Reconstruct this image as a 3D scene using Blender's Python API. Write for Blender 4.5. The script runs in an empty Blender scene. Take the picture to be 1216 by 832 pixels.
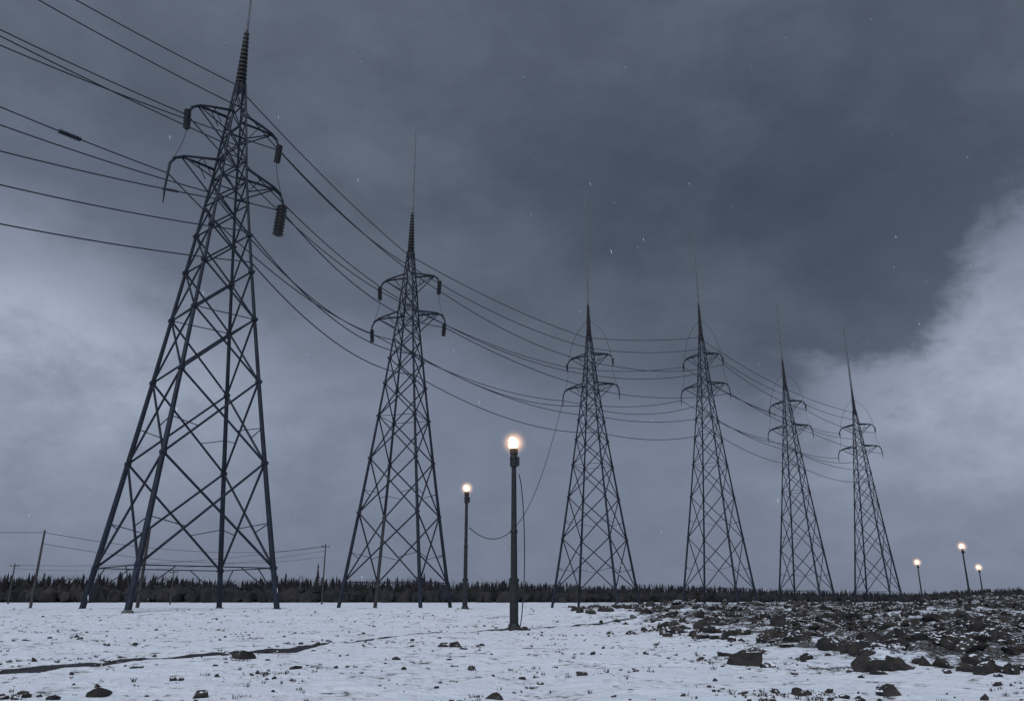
import bpy, math, random
from mathutils import Vector, Matrix, noise
random.seed(7)
R=random.random
U=random.uniform
sc=bpy.context.scene
sc.view_settings.view_transform='Standard'
sc.view_settings.look='None'
sc.view_settings.exposure=0
TH=math.radians(17.2)

# ------------------------------------------------------------------ helpers
def sstep(a,b,x):
    t=min(1,max(0,(x-a)/(b-a)));return t*t*(3-2*t)
def link(o,parent=None):
    sc.collection.objects.link(o)
    if parent: o.parent=parent
    return o
class MB:
    def __init__(s): s.v=[];s.f=[]
    def tube(s,pts,rads,n=6,cap=True):
        pts=[Vector(p) for p in pts]
        base=len(s.v)
        m=len(pts)
        up=None
        for i,p in enumerate(pts):
            if i==0: d=pts[1]-pts[0]
            elif i==m-1: d=pts[-1]-pts[-2]
            else: d=pts[i+1]-pts[i-1]
            if d.length<1e-6: d=Vector((0,0,1))
            d.normalize()
            if up is None:
                ref=Vector((0,0,1)) if abs(d.z)<.9 else Vector((1,0,0))
                a=d.cross(ref).normalized()
            else:
                a=(up-d*up.dot(d))
                if a.length<1e-5: a=d.orthogonal()
                a.normalize()
            up=a
            b=d.cross(a)
            r=rads[i] if hasattr(rads,'__len__') else rads
            for k in range(n):
                t=2*math.pi*(k+.5)/n
                s.v.append(p+a*(math.cos(t)*r)+b*(math.sin(t)*r))
        for i in range(m-1):
            for k in range(n):
                k2=(k+1)%n
                s.f.append((base+i*n+k,base+i*n+k2,base+(i+1)*n+k2,base+(i+1)*n+k))
        if cap:
            s.f.append(tuple(base+k for k in range(n))[::-1])
            s.f.append(tuple(base+(m-1)*n+k for k in range(n)))
    def cyl(s,a,b,r1,r2=None,n=6): s.tube([a,b],[r1,r1 if r2 is None else r2],n)
    def lathe(s,c,prof,n=12,axis=Vector((0,0,1))):
        c=Vector(c);q=Vector((0,0,1)).rotation_difference(axis)
        base=len(s.v)
        for (r,z) in prof:
            for k in range(n):
                t=2*math.pi*k/n
                s.v.append(c+q@Vector((r*math.cos(t),r*math.sin(t),z)))
        for i in range(len(prof)-1):
            for k in range(n):
                k2=(k+1)%n
                s.f.append((base+i*n+k,base+i*n+k2,base+(i+1)*n+k2,base+(i+1)*n+k))
        s.f.append(tuple(base+k for k in range(n))[::-1])
        s.f.append(tuple(base+(len(prof)-1)*n+k for k in range(n)))
    def box(s,c,h,rot=0):
        c=Vector(c);b=len(s.v);ca,sa=math.cos(rot),math.sin(rot)
        for dz in(-1,1):
            for dx,dy in((-1,-1),(1,-1),(1,1),(-1,1)):
                x,y=dx*h[0],dy*h[1]
                s.v.append(c+Vector((x*ca-y*sa,x*sa+y*ca,dz*h[2])))
        for f in((3,2,1,0),(4,5,6,7),(0,1,5,4),(1,2,6,5),(2,3,7,6),(3,0,4,7)):
            s.f.append(tuple(b+i for i in f))
    def obj(s,name,mat,parent=None,smooth=False):
        me=bpy.data.meshes.new(name)
        me.from_pydata([tuple(v) for v in s.v],[],s.f)
        me.materials.append(mat)
        if smooth:
            me.polygons.foreach_set('use_smooth',[True]*len(me.polygons))
        me.update()
        return link(bpy.data.objects.new(name,me),parent)

class NT:
    def __init__(s,tree): s.t=tree;s.n=tree.nodes;s.l=tree.links
    def put(s,sock,v):
        if isinstance(v,bpy.types.NodeSocket): s.l.new(v,sock)
        else: sock.default_value=v
    def m(s,op,a,b=None,c=None,clamp=False):
        n=s.n.new('ShaderNodeMath');n.operation=op;n.use_clamp=clamp
        s.put(n.inputs[0],a)
        if b is not None:s.put(n.inputs[1],b)
        if c is not None:s.put(n.inputs[2],c)
        return n.outputs[0]
    def ss(s,x,a,b,lo=0.,hi=1.):
        n=s.n.new('ShaderNodeMapRange');n.interpolation_type='SMOOTHSTEP'
        s.put(n.inputs[0],x);s.put(n.inputs[1],a);s.put(n.inputs[2],b);s.put(n.inputs[3],lo);s.put(n.inputs[4],hi)
        return n.outputs[0]
    def mix(s,f,a,b,mode='MIX'):
        n=s.n.new('ShaderNodeMix');n.data_type='RGBA';n.blend_type=mode
        s.put(n.inputs[0],f);s.put(n.inputs[6],a);s.put(n.inputs[7],b)
        return n.outputs[2]
    def noise(s,vec,scale,detail=4,rough=.5,dist=0.,out='Fac'):
        n=s.n.new('ShaderNodeTexNoise')
        s.put(n.inputs['Vector'],vec);n.inputs['Scale'].default_value=scale
        n.inputs['Detail'].default_value=detail;n.inputs['Roughness'].default_value=rough
        n.inputs['Distortion'].default_value=dist
        return n.outputs[out]
def newmat(name):
    m=bpy.data.materials.new(name);m.use_nodes=True
    nt=NT(m.node_tree);b=m.node_tree.nodes['Principled BSDF']
    return m,nt,b
def simple(name,c1,c2,scale,rough=.6,metal=0.,bump=.0):
    m,nt,b=newmat(name)
    tc=nt.n.new('ShaderNodeTexCoord').outputs['Object']
    f=nt.noise(tc,scale,3,.6)
    f2=nt.ss(f,.35,.65)
    nt.put(b.inputs['Base Color'],nt.mix(f2,(*c1,1),(*c2,1)))
    nt.put(b.inputs['Roughness'],nt.m('MULTIPLY_ADD',f,.3,rough-.15))
    b.inputs['Metallic'].default_value=metal
    if bump:
        bn=nt.n.new('ShaderNodeBump');bn.inputs['Strength'].default_value=bump
        nt.put(bn.inputs['Height'],f);nt.l.new(bn.outputs[0],b.inputs['Normal'])
    return m
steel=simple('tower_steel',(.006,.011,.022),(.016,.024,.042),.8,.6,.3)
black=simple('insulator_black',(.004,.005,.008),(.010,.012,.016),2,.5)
rodm=simple('spire_steel',(.10,.115,.135),(.15,.165,.19),1,.6,.3)
wirem=simple('wire_metal',(.012,.017,.025),(.02,.025,.035),1,.6,.2)
concrete=simple('footing_concrete',(.05,.05,.055),(.12,.12,.13),3,.9,0,.3)
postm=simple('lamp_post_paint',(.008,.010,.014),(.02,.023,.028),3,.55,.2)
wood=simple('pole_wood',(.03,.03,.032),(.055,.052,.05),2,.85)

# ------------------------------------------------------------------ terrain
KEY=[(-400,0),(-50,0),(30,0),(46,.0),(70,.62),(110,.12),(150,-.55),(180,-.62),(215,-.4),(300,.35),(600,.6),(5000,.6)]
def prof(y):
    for (a,za),(b,zb) in zip(KEY,KEY[1:]):
        if y<=b:
            t=max(0,(y-a)/(b-a));t=t*t*(3-2*t);return za+(zb-za)*t
    return .6
PATH=[(-15,16.5),(-13.2,18.6),(-11.5,19.6),(-10.7,21.3),(-9.8,24.0),(-6.9,26.6),(-6.2,31.5),(-5.2,36),(-1.5,42.5),(2.5,47),(7,53),(16,60),(30,66)]
def pdist(x,y):
    best=1e9;bi=0
    for i,((ax,ay),(bx,by)) in enumerate(zip(PATH,PATH[1:])):
        dx,dy=bx-ax,by-ay
        t=max(0,min(1,((x-ax)*dx+(y-ay)*dy)/(dx*dx+dy*dy)))
        d=math.hypot(x-ax-dx*t,y-ay-dy*t)
        if d<best: best=d;bi=i+t
    return best,bi
def base_h(x,y):
    z=prof(y)
    if y>40:
        z+=1.35*sstep(.46,.58,x/y)*sstep(55,120,y)
    return z
def rubble(x,y):
    w=noise.noise(Vector((x*.12,y*.12,3)))*4+noise.noise(Vector((x*.4,y*.4,13)))*1.6
    a=sstep(4,13,x+w-.05*max(0,y-40))
    b=sstep(17,25,y+w*1.2-max(0,12-x)*.45)
    far=1-.45*sstep(70,130,y)
    return a*b*far
def ground(x,y,full=False):
    z=base_h(x,y)
    near=1-sstep(60,160,y)
    z+=.12*noise.noise(Vector((x*.22,y*.22,0)))*(.3+near*.7)
    z+=.07*noise.noise(Vector((x*.8,y*.8,5)))*near
    rb=rubble(x,y) if y>15 else 0
    z+=(.34*noise.noise(Vector((x*.5,y*.4,9)))+.12*noise.noise(Vector((x*1.7,y*1.7,2))))*rb*near+.22*rb*near
    z+=.030*noise.noise(Vector((x*2.4,y*2.4,7)))*near
    d,bi=(pdist(x,y) if 12<y<70 and x<32 and x>-18 else (99,0))
    wob=.5*noise.noise(Vector((x*.6,y*.6,11)))+.2*noise.noise(Vector((x*2,y*2,31)))
    thick=bi<5.0
    wd=(.98 if bi<3 else .8) if thick else .40
    k=1-sstep(wd*.55,wd*1.2,d+wob*(.8 if thick else .6))
    z-=(.035 if thick else .02)*k
    if full:return z,rb,k*(1 if thick else .8)
    return z
ys=[];y=-60.
while y<11: ys.append(y);y+=3
while y<2600:
    ys.append(y)
    y+= .14 if y<22 else (y*.0064 if y<60 else y*.0064*(1+ (y-60)*.012))
xs=[];x=0.
while x<2200:
    xs.append(x); x+= .2 if x<24 else .2*(1+(x-24)*.05)
xs=[-a for a in xs[:0:-1]]+xs
verts=[];dirt=[];wet=[]
for yy in ys:
    for xx in xs:
        z,rb,k=ground(xx,yy,True)
        verts.append((xx,yy,z));dirt.append(rb);wet.append(k)
nx=len(xs);faces=[]
for j in range(len(ys)-1):
    for i in range(nx-1):
        a=j*nx+i;faces.append((a,a+1,a+nx+1,a+nx))
print('ground',len(verts))
me=bpy.data.meshes.new('snowy_ground');me.from_pydata(verts,[],faces)
me.polygons.foreach_set('use_smooth',[True]*len(faces))
at=me.attributes.new('dirt','FLOAT','POINT');at.data.foreach_set('value',dirt)
at=me.attributes.new('wet','FLOAT','POINT');at.data.foreach_set('value',wet)
gm,nt,b=newmat('snow_and_soil')
tc=nt.n.new('ShaderNodeTexCoord').outputs['Object']
ad=nt.n.new('ShaderNodeAttribute');ad.attribute_name='dirt'
aw=nt.n.new('ShaderNodeAttribute');aw.attribute_name='wet'
n1=nt.noise(tc,.55,5,.62,.3)
n2=nt.noise(tc,3.2,4,.65)
n3=nt.noise(tc,11,3,.6)
mm=nt.m('ADD',nt.m('MULTIPLY',n1,.5),nt.m('MULTIPLY',n2,.5))
mm=nt.m('ADD',mm,nt.m('MULTIPLY_ADD',n3,.16,-.08))
mm=nt.m('ADD',mm,nt.m('MULTIPLY',ad.outputs['Fac'],.13))
soil=nt.ss(mm,.572,.635)
soil=nt.m('MAXIMUM',soil,nt.ss(nt.m('ADD',aw.outputs['Fac'],nt.m('MULTIPLY_ADD',n2,.9,-.45)),.35,.6))
snowc=nt.mix(nt.ss(n1,.3,.7),(.68,.75,.87,1),(.80,.85,.93,1))
thin=nt.ss(mm,.49,.585,0.,.5)
snowc=nt.mix(thin,snowc,(.38,.42,.49,1))
soilc=nt.mix(nt.ss(n2,.35,.65),(.018,.018,.022,1),(.055,.05,.05,1))
soilc=nt.mix(nt.ss(n3,.52,.75),soilc,(.34,.37,.42,1))
wetf=nt.ss(aw.outputs['Fac'],.4,.7)
soilc=nt.mix(wetf,soilc,(.014,.016,.021,1))
nt.put(b.inputs['Base Color'],nt.mix(soil,snowc,soilc))
rr=nt.mix(soil,(.65,.65,.65,1),(.9,.9,.9,1));rr=nt.mix(nt.m('MULTIPLY',wetf,soil),rr,(.75,.75,.75,1))
nt.l.new(rr,b.inputs['Roughness'])
bn=nt.n.new('ShaderNodeBump');bn.inputs['Strength'].default_value=.75;bn.inputs['Distance'].default_value=.18
hh=nt.m('ADD',nt.m('MULTIPLY',n2,.8),nt.m('MULTIPLY',n3,.35));hh=nt.m('SUBTRACT',hh,nt.m('MULTIPLY',soil,.25))
nt.put(bn.inputs['Height'],hh);nt.l.new(bn.outputs[0],b.inputs['Normal'])
me.materials.append(gm)
link(bpy.data.objects.new('snowy_ground',me))

# ------------------------------------------------------------------ rocks
rm,nt,b=newmat('rock_with_snow')
tc=nt.n.new('ShaderNodeTexCoord').outputs['Object']
geo=nt.n.new('ShaderNodeNewGeometry')
sep=nt.n.new('ShaderNodeSeparateXYZ');nt.l.new(geo.outputs['Normal'],sep.inputs[0])
n1=nt.noise(tc,2.5,3,.6);n2=nt.noise(tc,9,3,.6)
rc=nt.mix(nt.ss(n1,.35,.65),(.009,.009,.012,1),(.036,.029,.026,1))
sn=nt.ss(nt.m('ADD',sep.outputs[2],nt.m('MULTIPLY_ADD',n2,1.8,-.9)),.94,1.04)
nt.put(b.inputs['Base Color'],nt.mix(sn,rc,(.7,.76,.85,1)));b.inputs['Roughness'].default_value=.85
bn=nt.n.new('ShaderNodeBump');bn.inputs['Strength'].default_value=.8;bn.inputs['Distance'].default_value=.06
nt.put(bn.inputs['Height'],n2);nt.l.new(bn.outputs[0],b.inputs['Normal'])
import bmesh
def ico(sub):
    bm=bmesh.new();bmesh.ops.create_icosphere(bm,subdivisions=sub,radius=1)
    v=[x.co.copy() for x in bm.verts];f=[tuple(q.index for q in p.verts) for p in bm.faces];bm.free();return v,f
I1=ico(1);I2=ico(2);I3=ico(3)
def addrock(mb,c,s,I,flat=.6):
    off=Vector((U(0,99),U(0,99),U(0,99)));rot=Matrix.Rotation(U(0,6.3),3,'Z')@Matrix.Rotation(U(-.5,.5),3,'X')
    sx,sy,sz=s*U(.8,1.6),s*U(.6,1.1),s*flat*U(.6,1.25)
    cuts=[(Vector((U(-1,1),U(-1,1),U(-.4,1))).normalized(),U(.42,.8)) for _ in range(9)]
    b0=len(mb.v)
    for v in I[0]:
        q=v*(1+.45*noise.noise(v*1.3+off)+.12*noise.noise(v*4+off))
        for nrm,dd in cuts:
            t=q.dot(nrm)
            if t>dd:q=q-nrm*(t-dd)
        q=rot@Vector((q.x*sx,q.y*sy,q.z*sz))
        mb.v.append(c+q)
    for f in I[1]: mb.f.append(tuple(b0+i for i in f))
def P(px,py):   # reads a ground position off the reference (view ray meets the ground)
    u=(px-608)/944;v=(416-py)/944
    fw=math.cos(TH)-v*math.sin(TH);up=math.sin(TH)+v*math.cos(TH)
    s=-up/fw;yv=1.6/s
    for _ in range(20): yv=(1.6-base_h(u/fw*yv,yv))/s
    return u/fw*yv,yv
big=[(940,768,.5),(897,777,.3),(862,779,.24),(958,786,.28),(1177,775,.55),(1195,788,.25),(1060,822,.25),(1105,748,.7),(1040,756,.5),(1000,752,.45),(1140,758,.45),
     (542,768,.38),(524,768,.2),(285,783,.38),(268,778,.2),(120,830,.25),(238,829,.2),(1060,785,.34),(985,770,.24),(1205,750,.65),(925,752,.5),(806,748,.35),(590,828,.15),(950,828,.16),(560,790,.12),(40,786,.12),(95,760,.12),(1080,738,.7),(1165,735,.8),(1010,740,.6)]
for px,py,s in big:
    x,y=P(px,py);mb=MB()
    addrock(mb,Vector((0,0,0)),s,I3,.72)
    o=mb.obj('rock',rm);o.location=(x,y,ground(x,y)+s*.12)
mb=MB();n=0
while n<9500:
    y=18+110*R()**1.8;x=U(-1,.72*y+6)
    rb=rubble(x,y)
    cl=noise.noise(Vector((x*.35,y*.3,20)))+.5*noise.noise(Vector((x*1.1,y*1.1,4)))
    if R()>rb*(.25+cl*1.5): continue
    s=.03+.36*R()**5*(1+y*.006)+ y*.0006
    addrock(mb,Vector((x,y,ground(x,y)+s*.15)),s,I1 if s<.11 else I2,.8);n+=1
mb.obj('rock_rubble',rm)
mb=MB();n=0
while n<2500:
    y=13.5+60*R()**1.6;x=U(-.72*y,.72*y)
    cl=noise.noise(Vector((x*.3,y*.22,40)))+.6*noise.noise(Vector((x*.9,y*.9,44)))
    d,_=pdist(x,y)
    if cl<.2 and R()>.12 and not(d<1.3 and R()<.4): continue
    s=.015+.12*R()**5
    addrock(mb,Vector((x,y,ground(x,y)+s*.15)),s,I1,.7);n+=1
mb.obj('scattered_stones',rm)
# dry grass / twigs
gmat=simple('dry_grass_blades',(.03,.027,.025),(.08,.07,.055),4,.9)
mb=MB();n=0
while n<2200:
    y=13.5+45*R()**1.5;x=U(-.72*y,.72*y)
    cl=noise.noise(Vector((x*.3,y*.22,40)))+.6*noise.noise(Vector((x*1.3,y*1.3,60)))+rubble(x,y)*.5
    if cl<.25 and R()>.06: continue
    c=Vector((x,y,ground(x,y)-.01));h=U(.02,.085)*(1.7 if R()<.07 else 1)
    for k in range(random.randint(4,10)):
        a=U(0,6.28);t=U(.2,1.1);w=.004+.00018*y
        tip=c+Vector((math.cos(a)*t*h,math.sin(a)*t*h,h*U(.5,1.1)))
        st=c+Vector((math.cos(a),math.sin(a),0))*U(0,.06)
        mb.tube([st,(st+tip)/2+Vector((0,0,h*.15)),tip],[w,w*.8,w*.2],3,False)
    n+=1
mb.obj('dry_grass',gmat)

# ------------------------------------------------------------------ towers
TW=[ # ratio, Y, height scale, a0, azimuth of local y, rod top
 (None,None,1.15,6.4,-30,71),
 (-.3985,70,1.0,5.9,-42,73),
 (-.1385,110.6,1.0,5.6,15,72),
 (.1018,149,1.0,6.1,27,82),
 (.2500,175,1.17,6.0,35,73),
 (.3545,200,1.06,5.1,40,73),
 (.4405,216,1.0,4.6,42,76)]
def halfw(z,a0):
    if z<40: 
        t=z/40;return a0+(1.25-a0)*(t*1.12-.12*t*t)
    t=(z-40)/11.2;return 1.25+(.40-1.25)*t
towers=[]
for ti,(ra,Y,hs,a0,az,rod) in enumerate(TW):
    if ra is None: X,Y=-68,25
    else: X=ra*Y
    zb=base_h(X,Y)
    root=bpy.data.objects.new('transmission_tower',None);link(root)
    root.location=(X,Y,zb);root.rotation_euler=(0,0,-math.radians(az))
    root.empty_display_size=2
    S=lambda p:Vector((p[0],p[1],p[2]*hs))
    cs=[(-1,-1),(1,-1),(1,1),(-1,1)]
    def cor(k,z):
        a=halfw(z,a0);return S((cs[k][0]*a,cs[k][1]*a,z))
    thin=1.0 if ti<3 else (.95 if ti==3 else .92)
    legs=MB();br=MB()
    for k in range(4):
        zz=[-.6,0,5,10,15,20,25,30,35,40,45.6,51.2]
        legs.tube([cor(k,z) for z in zz],[thin*(.27-.0036*max(z,0)) for z in zz],6)
    lev=[3.3,12.2,19.6,25.6,30.4,34.2,37.4,40.0,42.4,44.8,47.0,49.1,51.0]
    for li,(z0,z1) in enumerate(zip(lev,lev[1:])):
        r=thin*max(.112-.005*li,.06)
        for k in range(4):
            k2=(k+1)%4
            br.cyl(cor(k,z0),cor(k2,z1),r,n=5)
            br.cyl(cor(k2,z0),cor(k,z1),r,n=5)
            if li<3:
                A,B=cor(k,z0),cor(k2,z0);C,D=cor(k,z1),cor(k2,z1)
                w0=halfw(z0,a0);w1=halfw(z1,a0);t=w0/(w0+w1)
                if li<2:
                    br.cyl(cor(k,z0+(z1-z0)*.42),A.lerp(D,t*.62),r*.45,n=4)
                    br.cyl(cor(k2,z0+(z1-z0)*.42),B.lerp(C,t*.62),r*.45,n=4)
            if li in(7,8,9,11) : br.cyl(cor(k,z0),cor(k2,z0),r*.9,n=5)
            if li in(0,3) : br.cyl(cor(k,z0),cor(k2,z0),r*.55,n=4)
            if li<6:
                c=cor(k,z0);br.box(c,(.24*thin,.24*thin,.14),0)
    for k in range(4): # foot braces
        k2=(k+1)%4
        br.cyl(cor(k,.9),cor(k,3.3).lerp(cor(k2,3.3),.26),.05*thin,n=4)
        br.cyl(cor(k2,.9),cor(k2,3.3).lerp(cor(k,3.3),.26),.05*thin,n=4)
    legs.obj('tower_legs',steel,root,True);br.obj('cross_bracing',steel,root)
    ft=MB()
    for k in range(4):
        c=cor(k,0);ft.lathe((c.x,c.y,-.75),[(.5,0),(.46,.66),(.38,.76),(.3,.8)],10)
    ft.obj('footings',concrete,root)
    # arms : flat tapering brackets with a drooping end
    arm=MB();ins=MB();att={}
    tiers=(('u',46.4,4.5),('l',40.4,5.5)) if ti else (('u',46.4,4.5),('m',41.2,5.2),('n',35.3,5.6))
    for name,z,L in tiers:
        for sgn in(-1,1):
            w=halfw(z,a0)
            for sy in(-1,1):
                pts=[(sgn*w*.9,sy*w,z+1.05),(sgn*L*.55,sy*w*.5,z+.85),(sgn*L*.84,sy*w*.14,z+.62),(sgn*L,0,z+.12)]
                arm.tube([S(p) for p in pts],[.15,.14,.13,.12],6)
                w2=halfw(z-1.5,a0)
                arm.cyl(S((sgn*w2,sy*w2,z-1.5)),S((sgn*L*.84,sy*w*.14,z+.5)),.075,n=5)
                arm.cyl(S((sgn*(w*.5+L*.27),sy*w*.55,z-.55)),S((sgn*L*.55,sy*w*.5,z+.85)),.045,n=4)
            arm.cyl(S((sgn*L*.55,-w*.5,z+.85)),S((sgn*L*.55,w*.5,z+.85)),.05,n=4)
            dl=1.9 if name=='u' else 2.7
            if ti==1 and name=='l' and sgn<0: dl=4.6
            arm.tube([S((sgn*L*.97,0,z+.2)),S((sgn*(L+.22),0,z-.5)),S((sgn*(L+.36),0,z-dl*.7)),S((sgn*(L+.30),.1,z-dl))],[.14,.13,.10,.05],6)
            tip=(sgn*(L+.3),0,z-dl*.9)
            if name=='u' or (sgn>0 and ti==1) or (ti==2):
                big_=1.35 if (ti in(1,2)) else .7
                if name=='l': big_=2.2 if ti==1 else 1.25;tip=(sgn*(L+.2),0,z-1.0)
                prf=[(.05,0)];nd=9;ln=1.55*big_
                for q in range(nd):
                    zz=-ln*(q+.2)/nd
                    prf+=[(.18*big_+.02,zz),(.25*big_+.02,zz-ln*.35/nd),(.19*big_,zz-ln*.7/nd)]
                prf.append((.05,-ln-.1))
                ins.lathe(S((tip[0],tip[1],z-.3 if name=='u' else tip[2])),prf,10,Vector((sgn*.06,0,1)).normalized())
            att[name+('L' if sgn<0 else 'R')]=S((tip[0],0,z-(.9 if name=='u' else 1.6)))
    att['gL']=S((-.55,0,51.0));att['gR']=S((.55,0,48.6 if ti else 50))
    def body(s_,z): return S((s_*halfw(z,a0),-halfw(z,a0),z))
    zb1,zb2,zb3,zb4=(37.0,34.6,43.4,31.4) if ti else (29.3,26.6,44.0,23.2)
    att['bL']=body(-1,zb1);att['bR']=body(1,zb2);att['cL']=body(-1,zb3);att['cR']=body(1,zb4)
    if not ti:
        att['uR']=att['mR'];att['lL']=att['mL'];att['lR']=att['nR']
    elif ti>1:
        att['uR']=att['uR']+Vector((0,0,-1.0))
    arm.obj('cross_arms',steel,root,True)
    # spire
    prf=[(.50,50.4),(.54,51.2)]
    nd=13
    for q in range(nd):
        t=q/nd;z=51.3+6.4*t;r=.56*(1-t)+.26*t
        prf+=[(r*.6,z),(r*.95,z+.06),(r,z+.22),(r*.9,z+.3),(r*.6,z+.36)]
    prf+=[(.16,57.8),(.12,58.1)]
    ins.lathe((0,0,0),[(r,z*hs) for r,z in prf],12)
    ins.obj('insulators',black,root)
    k=1+max(0,ti-1)*.18
    rd=MB();rd.tube([(0,0,57.9*hs),(0,0,(57.9+(rod-57.9)*.35)*hs),(0,0,rod*hs)],[.16*k,.13*k,.08*k],6)
    rd.obj('lightning_rod',rodm,root)
    st=MB()
    for sgn in(-1,1):
        pts=[]
        for q in range(9):
            t=q/8;pts.append(S((sgn*(.2+4.2*t+ .7*math.sin(math.pi*t)),0,54.5-7.6*t+.7*math.sin(math.pi*t))))
        if ti>=3: st.tube(pts,.045,4)
        pts=[S((sgn*(4.6+1.0*t-.3*math.sin(math.pi*t)),0,45.4-5.2*t)) for t in [i/6 for i in range(7)]]
        st.tube(pts,.035,4)
    st.obj('stay_wires',wirem,root)
    M=Matrix.Translation(root.location)@Matrix.Rotation(-math.radians(az),4,'Z')
    towers.append({k:M@v for k,v in att.items()})
def span(mb,a,b,sag,r,n=28,skip=0):
    pts=[]
    for i in range(n+1):
        t=i/n;p=a.lerp(b,t);p.z-=4*sag*t*(1-t);pts.append(p)
    mb.tube(pts,r,5,True);return pts
sags={'gL':(1.8,.7,1.0),'gR':(2.0,1.8,1.5),'uL':(1.8,1.6,1.5),'uR':(2.1,1.2,2.1),'lL':(1.7,2.0,2.1),'lR':(2.2,2.8,1.4),'bL':(2.2,2.8,2.8),'bR':(2.4,3.0,2.0),'cL':(1.6,1.4,1.8),'cR':(2.2,2.6,2.4)}
for key,sg in sags.items():
    mb=MB()
    for i in range(6):
        a,b_=towers[i][key],towers[i+1][key]
        s=sg[0] if i==0 else sg[1] if i==1 else sg[2]*(1 if i==2 else .65)
        pts=span(mb,a,b_,s,.06 if i<1 else .065)
        if key in('lL','lR','bL') and i==0:
            q=24 if key=='lL' else 26
            c=pts[q];d=(pts[q+1]-pts[q]).normalized()
            pr=[(.03,-1.0)]
            for w in range(9): pr+=[(.16,-.9+w*.2),(.25,-.85+w*.2),(.16,-.76+w*.2)]
            pr.append((.03,1.0))
            mb.lathe(c,pr if key=='lL' else [(r*.6,z*.8) for r,z in pr],8,d)
    mb.obj('power_line',wirem)

# ------------------------------------------------------------------ street lamps
bulbm=bpy.data.materials.new('lit_bulb');bulbm.use_nodes=True
nt=NT(bulbm.node_tree);nt.n.remove(nt.n['Principled BSDF'])
e=nt.n.new('ShaderNodeEmission');e.inputs[0].default_value=(1,.72,.45,1);e.inputs[1].default_value=6
nt.l.new(e.outputs[0],nt.n['Material Output'].inputs[0])
def halo_mat(rad,k):  # emissive volume that paints the bulb's glow into the air around it
    m=bpy.data.materials.new('lamp_halo');m.use_nodes=True
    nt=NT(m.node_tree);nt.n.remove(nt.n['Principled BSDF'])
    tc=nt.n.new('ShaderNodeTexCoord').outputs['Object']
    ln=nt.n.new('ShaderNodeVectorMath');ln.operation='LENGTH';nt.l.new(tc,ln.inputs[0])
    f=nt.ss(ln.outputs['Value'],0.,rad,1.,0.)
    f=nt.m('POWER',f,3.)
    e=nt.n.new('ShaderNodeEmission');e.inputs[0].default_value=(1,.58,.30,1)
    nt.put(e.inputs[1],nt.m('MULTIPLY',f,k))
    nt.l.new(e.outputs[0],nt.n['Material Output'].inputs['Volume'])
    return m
def street_lamp(x,y,h,bulb,halo,pw=60,r=.17,detail=True):
    z=ground(x,y)
    root=bpy.data.objects.new('street_lamp',None);link(root);root.location=(x,y,z-.05)
    mb=MB()
    pr=[(r*2.6,-.2),(r*2.5,.05),(r*1.8,.16),(r*1.5,.3),(r*1.35,.32),(r*1.3,2.3),(r*1.55,2.34),(r*1.55,2.48),(r*1.05,2.55),(r*.95,h*.5),(r*1.15,h*.5+.04),(r*1.15,h*.5+.16),(r*.9,h*.5+.2),(r*.75,h-1.3)]
    mb.lathe((0,0,0),pr,14)
    mb.obj('post',postm,root)
    hd=MB()
    hd.lathe((0,0,0),[(r*.75,h-1.32),(r*1.25,h-1.25),(r*1.3,h-.75),(r*1.0,h-.68),(r*1.25,h-.62),(r*1.4,h-.36),(r*1.0,h-.3)],12)
    hd.box((r*1.3,0,h-1.0),(r*.5,r*.7,.22))
    for k in range(4):
        a=k*math.pi/2+.4
        hd.cyl((math.cos(a)*r*.9,math.sin(a)*r*.9,h-.35),(math.cos(a)*bulb*1.1,math.sin(a)*bulb*1.1,h+.02),.025,n=5)
    hd.obj('lamp_head',postm,root)
    bb=MB();bb.lathe((-.03,0,h),[(bulb*.3,-bulb*1.25),(bulb*.8,-bulb*.8),(bulb,-.1*bulb),(bulb*.85,bulb*.5),(bulb*.45,bulb*.95),(bulb*.1,bulb*1.15)],14)
    for q,v in enumerate(bb.v):   # uneven, flame-like lit glass
        bb.v[q]=Vector((v.x*(1+.3*noise.noise(v*3))-.25*max(0,v.z-h),v.y,v.z))
    bo=bb.obj('bulb',bulbm,root,True);
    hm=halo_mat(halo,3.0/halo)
    me=bpy.data.meshes.new('halo_glow');bm=bmesh.new();bmesh.ops.create_icosphere(bm,subdivisions=3,radius=halo);bm.to_mesh(me);bm.free()
    me.materials.append(hm);o=link(bpy.data.objects.new('halo_glow',me),root);o.location=(0,0,h)  # added glow sphere standing in for the bulb's halo
    l=bpy.data.lights.new('lamp_light','POINT');l.energy=pw;l.color=(1,.62,.32);l.shadow_soft_size=.3
    lo=link(bpy.data.objects.new('lamp_light',l),root);lo.location=(0,0,h+.75)
    if detail:
        cb=MB();pts=[]
        for i in range(20):
            t=i/19;pts.append((r*1.6+.28*math.sin(math.pi*t)**.6,-.02,h*.82*(1-t)+.05))
        cb.tube(pts,.028,5);cb.obj('cable',wirem,root)
    return root
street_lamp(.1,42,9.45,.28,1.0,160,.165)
mb=MB()
for i in range(26):
    a=U(0,6.28);d=U(.15,.8);x=.1+math.cos(a)*d;y=42+math.sin(a)*d
    addrock(mb,Vector((x,y,ground(x,y)+.02)),U(.06,.2),I2,.7)
mb.obj('lamp_base_stones',rm)
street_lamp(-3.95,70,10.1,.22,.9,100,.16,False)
def lamp_at(px,pyt,Y,**k):
    u=(px-608)/944;v=(416-pyt)/944
    fw=math.cos(TH)-v*math.sin(TH);up=math.sin(TH)+v*math.cos(TH)
    x=u/fw*Y;z=ground(x,Y);street_lamp(x,Y,up/fw*Y+1.6-z,**k)
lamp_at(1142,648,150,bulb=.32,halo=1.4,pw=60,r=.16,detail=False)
lamp_at(1089,667,190,bulb=.34,halo=1.6,pw=60,r=.16,detail=False)
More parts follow.
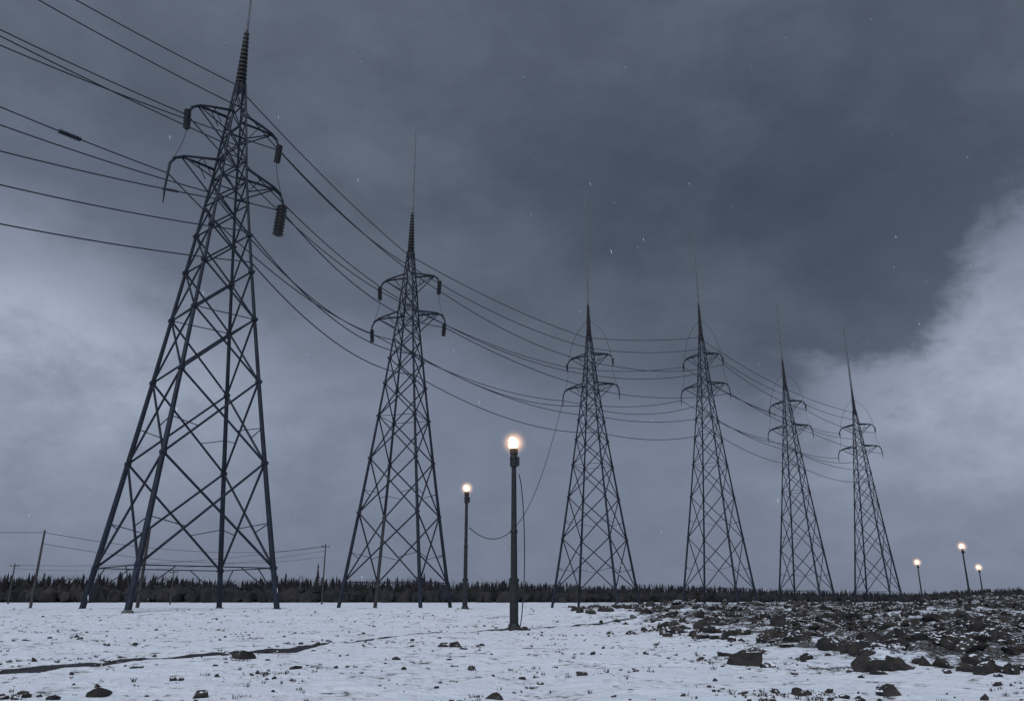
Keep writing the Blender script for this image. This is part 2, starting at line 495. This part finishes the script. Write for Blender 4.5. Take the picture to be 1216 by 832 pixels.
lamp_at(1162,673,205,bulb=.34,halo=1.6,pw=60,r=.16,detail=False)
# drop cable tower -> small lamp
mb=MB();a=towers[3]['lL'].copy();b_=Vector((-3.7,70,7.3))
pts=[]
for i in range(41):
    t=i/40;p=a.lerp(b_,t);p.z-=4*7.5*t*(1-t)*(.65+.7*t);pts.append(p)
mb.tube(pts,.045,5);mb.obj('drop_cable',wirem)

# ------------------------------------------------------------------ utility poles
def upole(x,y,h,r=.16,arm=True,lean=0):
    root=bpy.data.objects.new('utility_pole',None);link(root);root.location=(x,y,base_h(x,y))
    mb=MB();mb.tube([(0,0,-.5),(lean*h*.5,0,h*.5),(lean*h,0,h)],[r*1.2,r,r*.75],8);mb.obj('pole',wood,root)
    if arm:
        mb=MB();mb.box((lean*h,0,h-.7),(1.1,.07,.09),.4)
        for s in(-1,0,1):mb.lathe((lean*h+s*.95*math.cos(.4),s*.95*math.sin(.4),h-.6),[(.05,0),(.11,.1),(.08,.3),(.03,.36)],6)
        mb.obj('crossarm',wood,root)
    return Vector((x+lean*h,y,base_h(x,y)+h-.4))
t1=upole(-86.5,150,13.9,.22,False,.02)
t2=upole(-52,228,16,.2)
t3=upole(-142,235,11,.2);t3b=upole(-150,225,9,.18)
t4=upole(-17.7,108,12.0,.17,False,.06)
t5=upole(-35,78,7.5,.15,False,.03)
t6=upole(-91,222,9,.16)
t7=upole(-170,140,20,.24)
mb=MB()
span(mb,t3,t2,2,.05);span(mb,t3+Vector((0,0,-1)),t2+Vector((0,0,-1.4)),2.4,.04)
span(mb,t7,t1,2,.045);span(mb,t1,t2+Vector((0,0,-.3)),2.5,.045);span(mb,t1+Vector((0,0,-2)),t2+Vector((0,0,-3)),2.5,.04)
mb.obj('distant_utility_wires',wirem)

# ------------------------------------------------------------------ forest
fm,nt,b=newmat('distant_conifers')
tc=nt.n.new('ShaderNodeTexCoord').outputs['Object']
n1=nt.noise(tc,.15,3,.7);n2=nt.noise(tc,1.2,3,.6)
c=nt.mix(nt.ss(n1,.4,.6),(.010,.013,.018,1),(.026,.023,.025,1))
c=nt.mix(nt.ss(n2,.60,.80,0,.2),c,(.12,.14,.17,1))
nt.put(b.inputs['Base Color'],c);b.inputs['Roughness'].default_value=.95
mb=MB()
def conifer(x,y,z,h,w):
    mb.tube([(x,y,z-.2),(x,y,z+h*.97)],[h*.016,.02],3,False)
    n=int(5+h*.5)
    for i in range(n):
        t=i/n;zz=z+h*(.1+.87*t);rr=w*(1-t)**.8*U(.6,1.15)+.08;hh=h*.9/n*1.5
        a0=U(0,6.28);k=6;b0=len(mb.v)
        mb.v.append(Vector((x,y,zz+hh)))
        for q in range(k*2):
            r=rr*(U(.7,1.2) if q%2==0 else U(.25,.5));a=a0+math.pi*q/k
            mb.v.append(Vector((x+math.cos(a)*r,y+math.sin(a)*r,zz-(.25*hh if q%2==0 else -.1*hh))))
        for q in range(k*2): mb.f.append((b0,b0+1+q,b0+1+(q+1)%(2*k)))
def bare(x,y,z,h):
    mb.tube([(x,y,z-.2),(x+U(-.2,.2),y,z+h)],[.09,.02],3,False)
    for i in range(10):
        zz=z+h*U(.3,.95);a=U(0,6.28);l=h*.28*U(.5,1)
        mb.tube([(x,y,zz),(x+math.cos(a)*l,y+math.sin(a)*l,zz+l*.9)],[.05,.015],3,False)
for i in range(6200):
    y=U(258,325);x=U(-340,340)
    r=x/y
    env=9.8-2.6*sstep(-.5,0.1,r)-3.8*sstep(.1,.5,r)
    cl=noise.noise(Vector((x*.045,y*.01,1)))+.5*noise.noise(Vector((x*.2,0,8)))
    h=env*(.80+.26*cl)*U(.68,1.05)*(1.18 if R()<.03 else 1)
    h=max(h,1.2);z=base_h(x,y)
    if R()<.5: conifer(x,y,z,h,h*U(.17,.28))
    else: bare(x,y,z,h*.95)
for i in range(5500):
    y=U(254,300);x=U(-340,340);r=x/y
    env=5.6-1.4*sstep(-.4,.1,r)-2.1*sstep(.1,.5,r)
    addrock(mb,Vector((x,y,base_h(x,y)+env*.35)),env*U(.3,.6),I1,1.2)
conifer(-60,255,0,11.5,1.9)
mb.obj('distant_forest',fm)
# ------------------------------------------------------------------ falling snow
flm=simple('snowflake',(.8,.84,.9),(.85,.88,.92),1,.6)
mb=MB()
for i in range(150):
    y=U(6,26);x=U(-.72,.72)*y;z=U(.3,.95*y)
    s=U(.0022,.0045)
    d=Vector((.12,0,-1)).normalized()*U(.004,.03)
    c=Vector((x,y,z));mb.tube([c-d,c,c+d],[s*.3,s,s*.3],5)
mb.obj('falling_snow',flm)

# ------------------------------------------------------------------ sky / world
w=bpy.data.worlds.new('sky');sc.world=w;w.use_nodes=True
nt=NT(w.node_tree)
for n in list(nt.n): nt.n.remove(n)
out=nt.n.new('ShaderNodeOutputWorld')
tc=nt.n.new('ShaderNodeTexCoord').outputs['Generated']
sp=nt.n.new('ShaderNodeSeparateXYZ');nt.l.new(tc,sp.inputs[0])
X,Yy,Z=sp.outputs
az=nt.m('MULTIPLY',nt.m('ARCTAN2',X,Yy),57.2958)
el=nt.m('MULTIPLY',nt.m('ARCSINE',Z),57.2958)
cb=nt.n.new('ShaderNodeCombineXYZ')
nt.put(cb.inputs[0],nt.m('MULTIPLY',X,1.));nt.put(cb.inputs[1],Yy);nt.put(cb.inputs[2],nt.m('MULTIPLY',Z,1.6))
cv=cb.outputs[0]
nA=nt.noise(cv,2.2,3,.55,.2);nB=nt.noise(cv,4.6,5,.58,.15);nC=nt.noise(cv,12,5,.62,.15)
A=nt.m('SUBTRACT',nA,.5);B=nt.m('SUBTRACT',nB,.5);C=nt.m('SUBTRACT',nC,.5)
fc=nt.n.new('ShaderNodeFloatCurve');cu=fc.mapping.curves[0]
PTS=[(-90,20),(-38,22.5),(-20,19),(-7,17),(8,14.5),(18,12.5),(25,13.5),(30,16.5),(36,21),(90,26)]
pp=[((a+90)/180,b/40) for a,b in PTS]
cu.points[0].location=pp[0];cu.points[1].location=pp[-1]
for p in pp[1:-1]: cu.points.new(*p)
fc.mapping.update()
nt.put(fc.inputs['Value'],nt.m('DIVIDE',nt.m('ADD',az,90.),180.,clamp=True))
eb=nt.m('MULTIPLY',fc.outputs[0],40.)
d=nt.m('SUBTRACT',el,eb)
d=nt.m('ADD',d,nt.m('ADD',nt.m('MULTIPLY',A,9.),nt.m('ADD',nt.m('MULTIPLY',B,16.),nt.m('MULTIPLY',C,10.))))
soft=nt.ss(az,5.,26.,5.5,2.6)
dark=nt.ss(nt.m('DIVIDE',d,soft),-1.,1.)
def gauss(ca,ce,sa,se):
    q=nt.m('ADD',nt.m('POWER',nt.m('DIVIDE',nt.m('ABSOLUTE',nt.m('SUBTRACT',az,ca)),sa),2.),nt.m('POWER',nt.m('DIVIDE',nt.m('ABSOLUTE',nt.m('SUBTRACT',el,ce)),se),2.))
    return nt.m('EXPONENT',nt.m('MULTIPLY',q,-1.))
gl=gauss(-33.,15.,17.,8.5);gr=gauss(34.,13.,13.,8.)
gb=nt.m('ADD',gl,nt.m('MULTIPLY',gr,.95),clamp=True)
gb=nt.m('MULTIPLY',gb,nt.m('MULTIPLY_ADD',nt.m('ADD',B,nt.m('MULTIPLY',C,.5)),2.2,1.),clamp=True)
low=nt.mix(nt.ss(el,-2.,16.),(.172,.203,.280,1),(.176,.207,.282,1))
low=nt.mix(gb,low,(.36,.41,.52,1))
gt=gauss(18.,27.,26.,15.)
up=nt.mix(gt,(.118,.141,.190,1),(.057,.073,.104,1))
up=nt.mix(nt.ss(nt.m('ADD',A,nt.m('MULTIPLY',B,.7)),-.10,.24,0,.30),up,(.165,.195,.25,1))
up=nt.mix(nt.ss(B,-.22,.10,.35,0.),up,(.054,.069,.098,1))
col=nt.mix(dark,low,up)
col=nt.mix(1.,col,nt.mix(nt.ss(C,-.2,.2),(.94,.94,.94,1),(1.06,1.06,1.06,1)),'MULTIPLY')
back=nt.ss(Yy,.25,-.5)  # unseen sky behind the camera, brightened to light the snow and towers
col=nt.mix(back,col,(.37,.43,.53,1))
sky=nt.n.new('ShaderNodeTexSky');sky.sky_type='NISHITA';sky.sun_disc=False
sky.sun_elevation=math.radians(55);sky.sun_rotation=math.radians(200)
b1=nt.n.new('ShaderNodeBackground');nt.l.new(sky.outputs[0],b1.inputs[0]);b1.inputs[1].default_value=.05
b2=nt.n.new('ShaderNodeBackground');nt.l.new(col,b2.inputs[0]);b2.inputs[1].default_value=1.
mx=nt.n.new('ShaderNodeMixShader');mx.inputs[0].default_value=.96
nt.l.new(b1.outputs[0],mx.inputs[1]);nt.l.new(b2.outputs[0],mx.inputs[2]);nt.l.new(mx.outputs[0],out.inputs[0])
s=bpy.data.lights.new('overcast_sun','SUN');s.energy=1.5;s.angle=math.radians(35);s.color=(1,.985,.97)
so=link(bpy.data.objects.new('overcast_sun',s));
a=math.radians(200);e=math.radians(55)
dv=Vector((math.sin(a)*math.cos(e),math.cos(a)*math.cos(e),math.sin(e)))
so.rotation_euler=dv.to_track_quat('Z','Y').to_euler()
# ------------------------------------------------------------------ camera
c=bpy.data.cameras.new('camera');c.lens=27.95;c.sensor_width=36;c.clip_end=6000;c.clip_start=.1
co=link(bpy.data.objects.new('camera',c));co.location=(0,0,1.6);co.rotation_euler=(math.radians(90)+TH,0,0)
sc.camera=co
